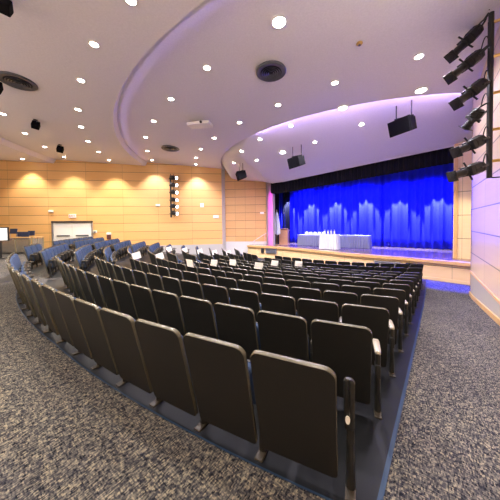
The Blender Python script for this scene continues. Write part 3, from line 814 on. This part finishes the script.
def loose_chair(px, y, label, h=.86):
    q = at_y(px, 232, y); t = thing('stacking_chair', label, 'chair', (q.x, q.y, .42), R(4), 'navy chairs on the rear platform')
    MB().box((0, 0, .44), (.44, .42, .05), bev=.02).build('seat', 'navyplastic', t)
    MB().box((0, .2, h-.16), (.42, .05, .32), Matrix.Rotation(R(-8), 3, 'X'), .02).build('backrest', 'navyplastic', t)
    for x in (-.19, .19):
        MB().tube([(x, .19, 0), (x, .2, h-.1)], .014, 6).build('leg', 'steel', t); MB().tube([(x, -.19, 0), (x, -.17, .43)], .014, 6).build('leg', 'steel', t)
loose_chair(10.5, 14.1, 'tall navy chair beside the white screen behind the railing', 1.06)
loose_chair(17, 14.8, 'low navy chair behind the railing next to the tall one', .84)
loose_chair(22.5, 14.12, 'middle low navy chair behind the guard railing', .86)
loose_chair(28.5, 14.82, 'navy chair behind the railing closest to the exit door', .90)
q = at_y(0, 234.2, 11.6); t = thing('display_screen', 'white lit display screen on a black stand by the railing', 'screen', (q.x, q.y, 0), R(8))
MB().box((-.28, 0, q.z), (1.36, .06, .70), bev=.02).build('bezel', 'black', t)
MB().box((-.28, -.035, q.z), (1.24, .01, .60)).build('panel', 'screen', t)
MB().tube([(-.02, .04, .04), (-.02, .04, q.z)], .04, 10).build('pole', 'black', t)
MB().box((-.02, .04, .02), (.7, .5, .04), bev=.01).build('base', 'black', t)

# ------------------------------------------------------------------ things on and in front of the stage
SRZ = math.atan2(V.y, V.x)+PI     # local x across the stage, -y towards the seats
def stg(px, s): q = on_s(px, 240, s); return (q.x, q.y, STAGE_Z)
def draped_table(v0, v1, s, h, label, skirtmat, topmat, dep=.75, side=True):
    c = SV(s, (v0+v1)/2); L = abs(v1-v0); t = thing('draped_table', label, 'table', (c.x, c.y, STAGE_Z), SRZ)
    MB().box((0, 0, h-.015), (L, dep, .03), bev=.006).build('table_top', topmat, t)
    mb = MB(); n = 2*int((L+dep)*2/.15); P = []
    per = 2*(L+dep)-.0
    def pt(u, rr_):
        u = u % per; hx, hy = L/2+rr_, dep/2+rr_
        if u < L: return (-hx+2*hx*u/L, -hy)
        u -= L
        if u < dep: return (hx, -hy+2*hy*u/dep)
        u -= dep
        if u < L: return (hx-2*hx*u/L, hy)
        u -= L; return (-hx, hy-2*hy*u/dep)
    lp = []
    for z, am in ((.02, .045), (h*.5, .034), (h-.02, .010)):
        lp.append([(*pt(per*k/n, am if k % 2 else -am), z) for k in range(n)])
    mb.loops(lp, False, False).build('skirt', skirtmat, t, smooth=True)
    for x in (-L/2+.08, L/2-.08):
        for y in (-dep/2+.08, dep/2-.08): MB().tube([(x, y, 0), (x, y, h-.03)], .018, 6).build('leg', 'steel', t)
    return t
draped_table(7.5, 5.75, 16.3, .80, 'draped stage table with pale chairs lined up behind it', 'cloth', 'whitecloth')
draped_table(4.75, 2.65, 16.3, .82, 'long draped stage table with grey pleated skirt at the end nearer the pilaster', 'cloth', 'whitecloth')
draped_table(5.25, 4.15, 14.6, .95, 'tall white-clothed stand carrying bottles at the front of the stage', 'whitecloth', 'whitecloth', .55)
for i in range(4):
    c = SV(14.6, 4.98-.2*i); t = thing('white_bottle', 'white bottle on the tall clothed stand, %s' % ('closest to the lectern', 'second from the lectern', 'second from the aisle-wall side', 'closest to the aisle-wall side')[i], 'bottle', (c.x, c.y, STAGE_Z+.95), 0, 'bottles on the clothed stand')
    MB().lathe([(0, 0), (.045, 0), (.048, .02), (.047, .16), (.03, .20), (.018, .22), (.018, .26)], n=14).build('body', 'whitecloth', t, smooth=True)
    MB().lathe([(.02, .25), (.02, .285), (0, .287)], n=12).build('cap', 'steel', t)
for i in range(5):
    c = SV(17.0, 7.3-.34*i); t = thing('banquet_chair', 'pale chair behind the draped stage table, %s from the lectern' % (ordn(i+1) if i else 'closest'), 'chair', (c.x, c.y, STAGE_Z), SRZ, 'pale chairs behind the stage table')
    MB().box((0, 0, .45), (.30, .32, .05), bev=.02).build('seat', 'whitecloth', t)
    bk = lambda e, d: [(x, .17+d, y) for x, y in rr(.30-2*e, .29-2*e, .46+e, .98-e, .03, .12)]
    MB().loops([bk(.01, 0), bk(0, .01), bk(0, .03), bk(.01, .04)]).build('backrest', 'whitecloth', t, smooth=True)
    for x in (-.13, .13):
        for y in (-.13, .15): MB().tube([(x, y, 0), (x, y, .44)], .013, 6).build('leg', 'steel', t)
c = on_s(284.2, 240, 15.9); t = thing('lectern', 'wooden lectern beside the flags on the stage', 'lectern', (c.x, c.y, STAGE_Z), SRZ+R(12))
MB().box((0, 0, .03), (.74, .56, .06), bev=.01).build('base', 'lectern', t)
MB().box((0, -.21, .60), (.68, .03, 1.08)).build('front_panel', 'lectern', t)
for x in (-.325, .325): MB().box((x, 0, .60), (.03, .44, 1.08)).build('side_panel', 'lectern', t)
MB().box((0, .03, 1.17), (.76, .58, .04), Matrix.Rotation(R(-14), 3, 'X'), .008).build('reading_top', 'lectern', t)
MB().tube([(.12, -.1, 1.2), (.12, -.12, 1.42), (.10, .02, 1.52)], .008, 6).build('microphone', 'black', t)
def flag(px, s, hgt, mat, label, seed, w=.34):
    l = stg(px, s); t = thing('stage_flag', label, 'flag', l, SRZ, 'flags beside the lectern')
    MB().lathe([(0, 0), (.20, 0), (.20, .03), (.10, .06), (.03, .10), (0, .10)], n=20).build('stand', 'brass', t, smooth=True)
    MB().tube([(0, 0, .08), (0, 0, hgt-.12)], .016, 8).build('pole', 'brass', t)
    MB().lathe([(0, 0), (.03, .02), (.022, .06), (.0, .14)], (0, 0, hgt-.14), 10).build('finial', 'brass', t, smooth=True)
    rnd = random.Random(seed)
    def fn(i, j):   # cloth draped in folds around the pole
        a = i*2*PI; z = hgt-.18-(hgt*.62)*j
        r = (.035+.5*w*(j**.8)*(1-.35*j))*(1+.35*sin(5*a+seed+1.5*j)); return (r*cos(a)*1.1+.05*j, r*sin(a)*.6, z+.05*sin(a*2+seed)*j)
    MB().grid(fn, 40, 14).build('cloth', mat, t, smooth=True)
    return t
flag(277.0, 15.1, 2.72, 'whitecloth', 'white flag draped on a tall pole at the edge of the stage', 1, .46)
flag(284.2, 16.95, 2.62, 'navy', 'dark navy flag on a pole standing behind the lectern', 2, .30)
flag(272.6, 15.6, 2.1, 'whitecloth', 'shorter pale flag half hidden beside the stage jamb', 3, .26)
# grilles and boxes on the stage front
def stage_front_thing(px0, px1, y0, y1, name, label, cat, mats, louvre=True, dpt=.08):
    # meet the fascia strip along the view ray of the centre
    def hit(px, py):
        d = ray(px, py); best = None
        for a, c in zip(top[:-1], top[1:]):
            e = c-a; den = d.x*e.y-d.y*e.x
            if abs(den) < 1e-9: continue
            t_ = (a.x*e.y-a.y*e.x)/den; u = (a.x*d.y-a.y*d.x)/den
            if t_ > 0 and -.001 <= u <= 1.001 and (best is None or t_ < best[0]): best = (t_, e)
        t_, e = best; return Vector((d.x*t_, d.y*t_, EYE+d.z*t_)), e
    a, e = hit(px0, y0); c, _ = hit(px1, y1); m_, e = hit((px0+px1)/2, (y0+y1)/2)
    w = (Vector(c[:2])-Vector(a[:2])).length; h = abs(hit((px0+px1)/2, y0)[0].z-hit((px0+px1)/2, y1)[0].z)
    zc = min(m_.z, STAGE_Z-.14-h/2)
    t = thing(name, label, cat, (m_.x, m_.y, zc), math.atan2(-e.y, -e.x)+PI)
    sgn = 1
    MB().box((0, .05, 0), (w, dpt+.08, h), bev=.006).build('frame', mats[0], t)
    if louvre:
        for k in range(6): MB().box((0, -.045-.0, -h/2+h*(k+.5)/6), (w*.92, .02, h/6*.45), Matrix.Rotation(R(30), 3, 'X')).build('louvre', mats[1], t)
    else: MB().box((0, -.045, 0), (w*.8, .02, h*.8), bev=.004).build('grille', mats[1], t)
    return t
stage_front_thing(265.8, 276.2, 248.6, 253.6, 'air_grille', 'grey louvred air grille in the stage front below the flags', 'grille', ('greyvent', 'ventdark'))
stage_front_thing(374, 399.8, 261.6, 267, 'air_grille', 'pale grey louvred air grille in the stage front near the aisle', 'grille', ('greyvent', 'steel'))
stage_front_thing(261, 263.6, 248.4, 253, 'socket_box', 'small black socket box on the stage front beside the far grille', 'box', ('black', 'ventblack'), False)
stage_front_thing(405.5, 412.8, 263.4, 267, 'front_fill_speaker', 'small black speaker in the stage front nearest the aisle', 'speaker', ('cabinet', 'grille'), False)
# handrail of the stage steps by the side wall
a, c = at_y(253, 241.5, 17.6), at_y(266.5, 233, 17.6)
t = thing('stair_handrail', 'thin steel handrail rising to the stage by the side wall', 'handrail', (a.x, a.y, a.z))
r_ = c-a; MB().tube([(0, 0, 0), tuple(r_)], .025, 8).build('rail', 'steel', t, smooth=True)
for f_ in (.12, .88):
    MB().tube([tuple(r_*f_), tuple(r_*f_+Vector((0, 0, STAGE_Z-(a.z+r_.z*f_))))], .018, 8).build('post', 'steel', t)

# ------------------------------------------------------------------ stage and cove light
BLUE = (.01, .02, 1.0); LAV = (.45, .48, 1.0); PUR = (.60, .42, 1.0)
for k, v in enumerate((9.4, 7.4, 5.4, 3.4, 1.4, -.4)):
    p = SV(15.6, v, EYE+3.3); q = SV(CS, v, .9)
    spot('border_light', p, q, 1700, BLUE, 100, .7, .12)
for v in (8.4, 6.2, 4.0, 1.8, -.2):
    p = SV(14.9, v, EYE+3.1); q = SV(16.6, v, STAGE_Z)
    spot('stage_wash', p, q, 50, LAV, 60, .7, .12)
for k in range(6):
    v = 9.0-1.95*k
    spot('curtain_downlight', SV(16.98, v, EYE+2.2), SV(CS, v, .85), 1800, (.50, .54, 1.0), 58, .3, .06)
for v, tv in ((3.2, 1.2), (5.5, 6.8), (4.3, 4.3)):
    p = SV(8.9, v, EYE+4.0); spot('front_wash', p, SV(17.2, tv, .35), 260, LAV, 24, .35, .1)
for px, py in ((483, 82), (483, 139), (483, 166)):
    p = on_v(452, py+12, -.55); spot('stage_spot', p, SV(16.3, 5.5, STAGE_Z+.3), 140, (.8, .8, 1), 18, .5, .05)
# purple cove strips on the ledges of the ceiling tiers
def cove(rho, h, rho_t, h_t, a0, a1, st, e):
    az = a0
    while az < a1:
        p = pol(rho, az+st/2); q = pol(rho_t, az+st/2); s_, v_ = svof(p.x, p.y)
        if s_ < 13.4:
            o = area('cove_light', (p.x, p.y, EYE+h), (q.x, q.y, EYE+h_t), e, PUR, 1, .06)
            w_ = Vector((q.x-p.x, q.y-p.y, h_t-h)).normalized(); tx = Vector((cos(R(az+st/2)), -sin(R(az+st/2)), 0))
            z_ = -w_; y_ = z_.cross(tx).normalized(); x_ = y_.cross(z_)
            mm = Matrix.Identity(4)
            for r_ in range(3): mm[r_][0], mm[r_][1], mm[r_][2] = x_[r_], y_[r_], z_[r_]
            mm.translation = (p.x, p.y, EYE+h); o.matrix_world = mm
            o.data.size = 2*rho*math.tan(R(st/2))
        az += st
# added fill lights, unseen, by the rear wall and aisle wall, brightening the ceiling
for v in range(1, 21, 3):
    p = SV(-4.6, v, EYE+2.6); q = SV(-1.5, v, EYE+4.3); area('ceiling_fill', p, q, 44, (1, .92, .88), .12, 2.6)
for s in range(-4, 6, 2):
    p = SV(s, -1.2, EYE+2.9); q = SV(s, .6, EYE+4.3); area('ceiling_fill', p, q, 20, (1, .92, .9), 1.8, .12)
cove(9.42, 4.42, 4.0, 4.50, -30, 96, 7, 14)
cove(14.9, 4.42, 9.0, 4.30, -10, 86, 6, .6)
aw = below(446, 284, 2.6)
spot('aisle_wash', SV(12.8, .3, EYE+3.3), aw, 9000, BLUE, 26, .5, .1)
spot('pilaster_wash', SV(10.2, -.3, EYE+3.9), SV(13.9, -1.6, .6), 900, (1, .88, .6), 34, .6, .1)
for k in range(8): spot('jamb_wash', (.1, 16.1, .6+.52*k+.9), (1.62, 17.35, .2+.55*k), 420, (1, .03, .85), 32, 1.0, .08)

w = bpy.data.worlds.new('hall'); sc.world = w; w.use_nodes = True
w.node_tree.nodes['Background'].inputs[0].default_value = (.5, .5, .55, 1); w.node_tree.nodes['Background'].inputs[1].default_value = .3
sc.view_settings.view_transform = 'Standard'; sc.view_settings.look = 'None'; sc.view_settings.gamma = 1
sc.view_settings.exposure = 0.55
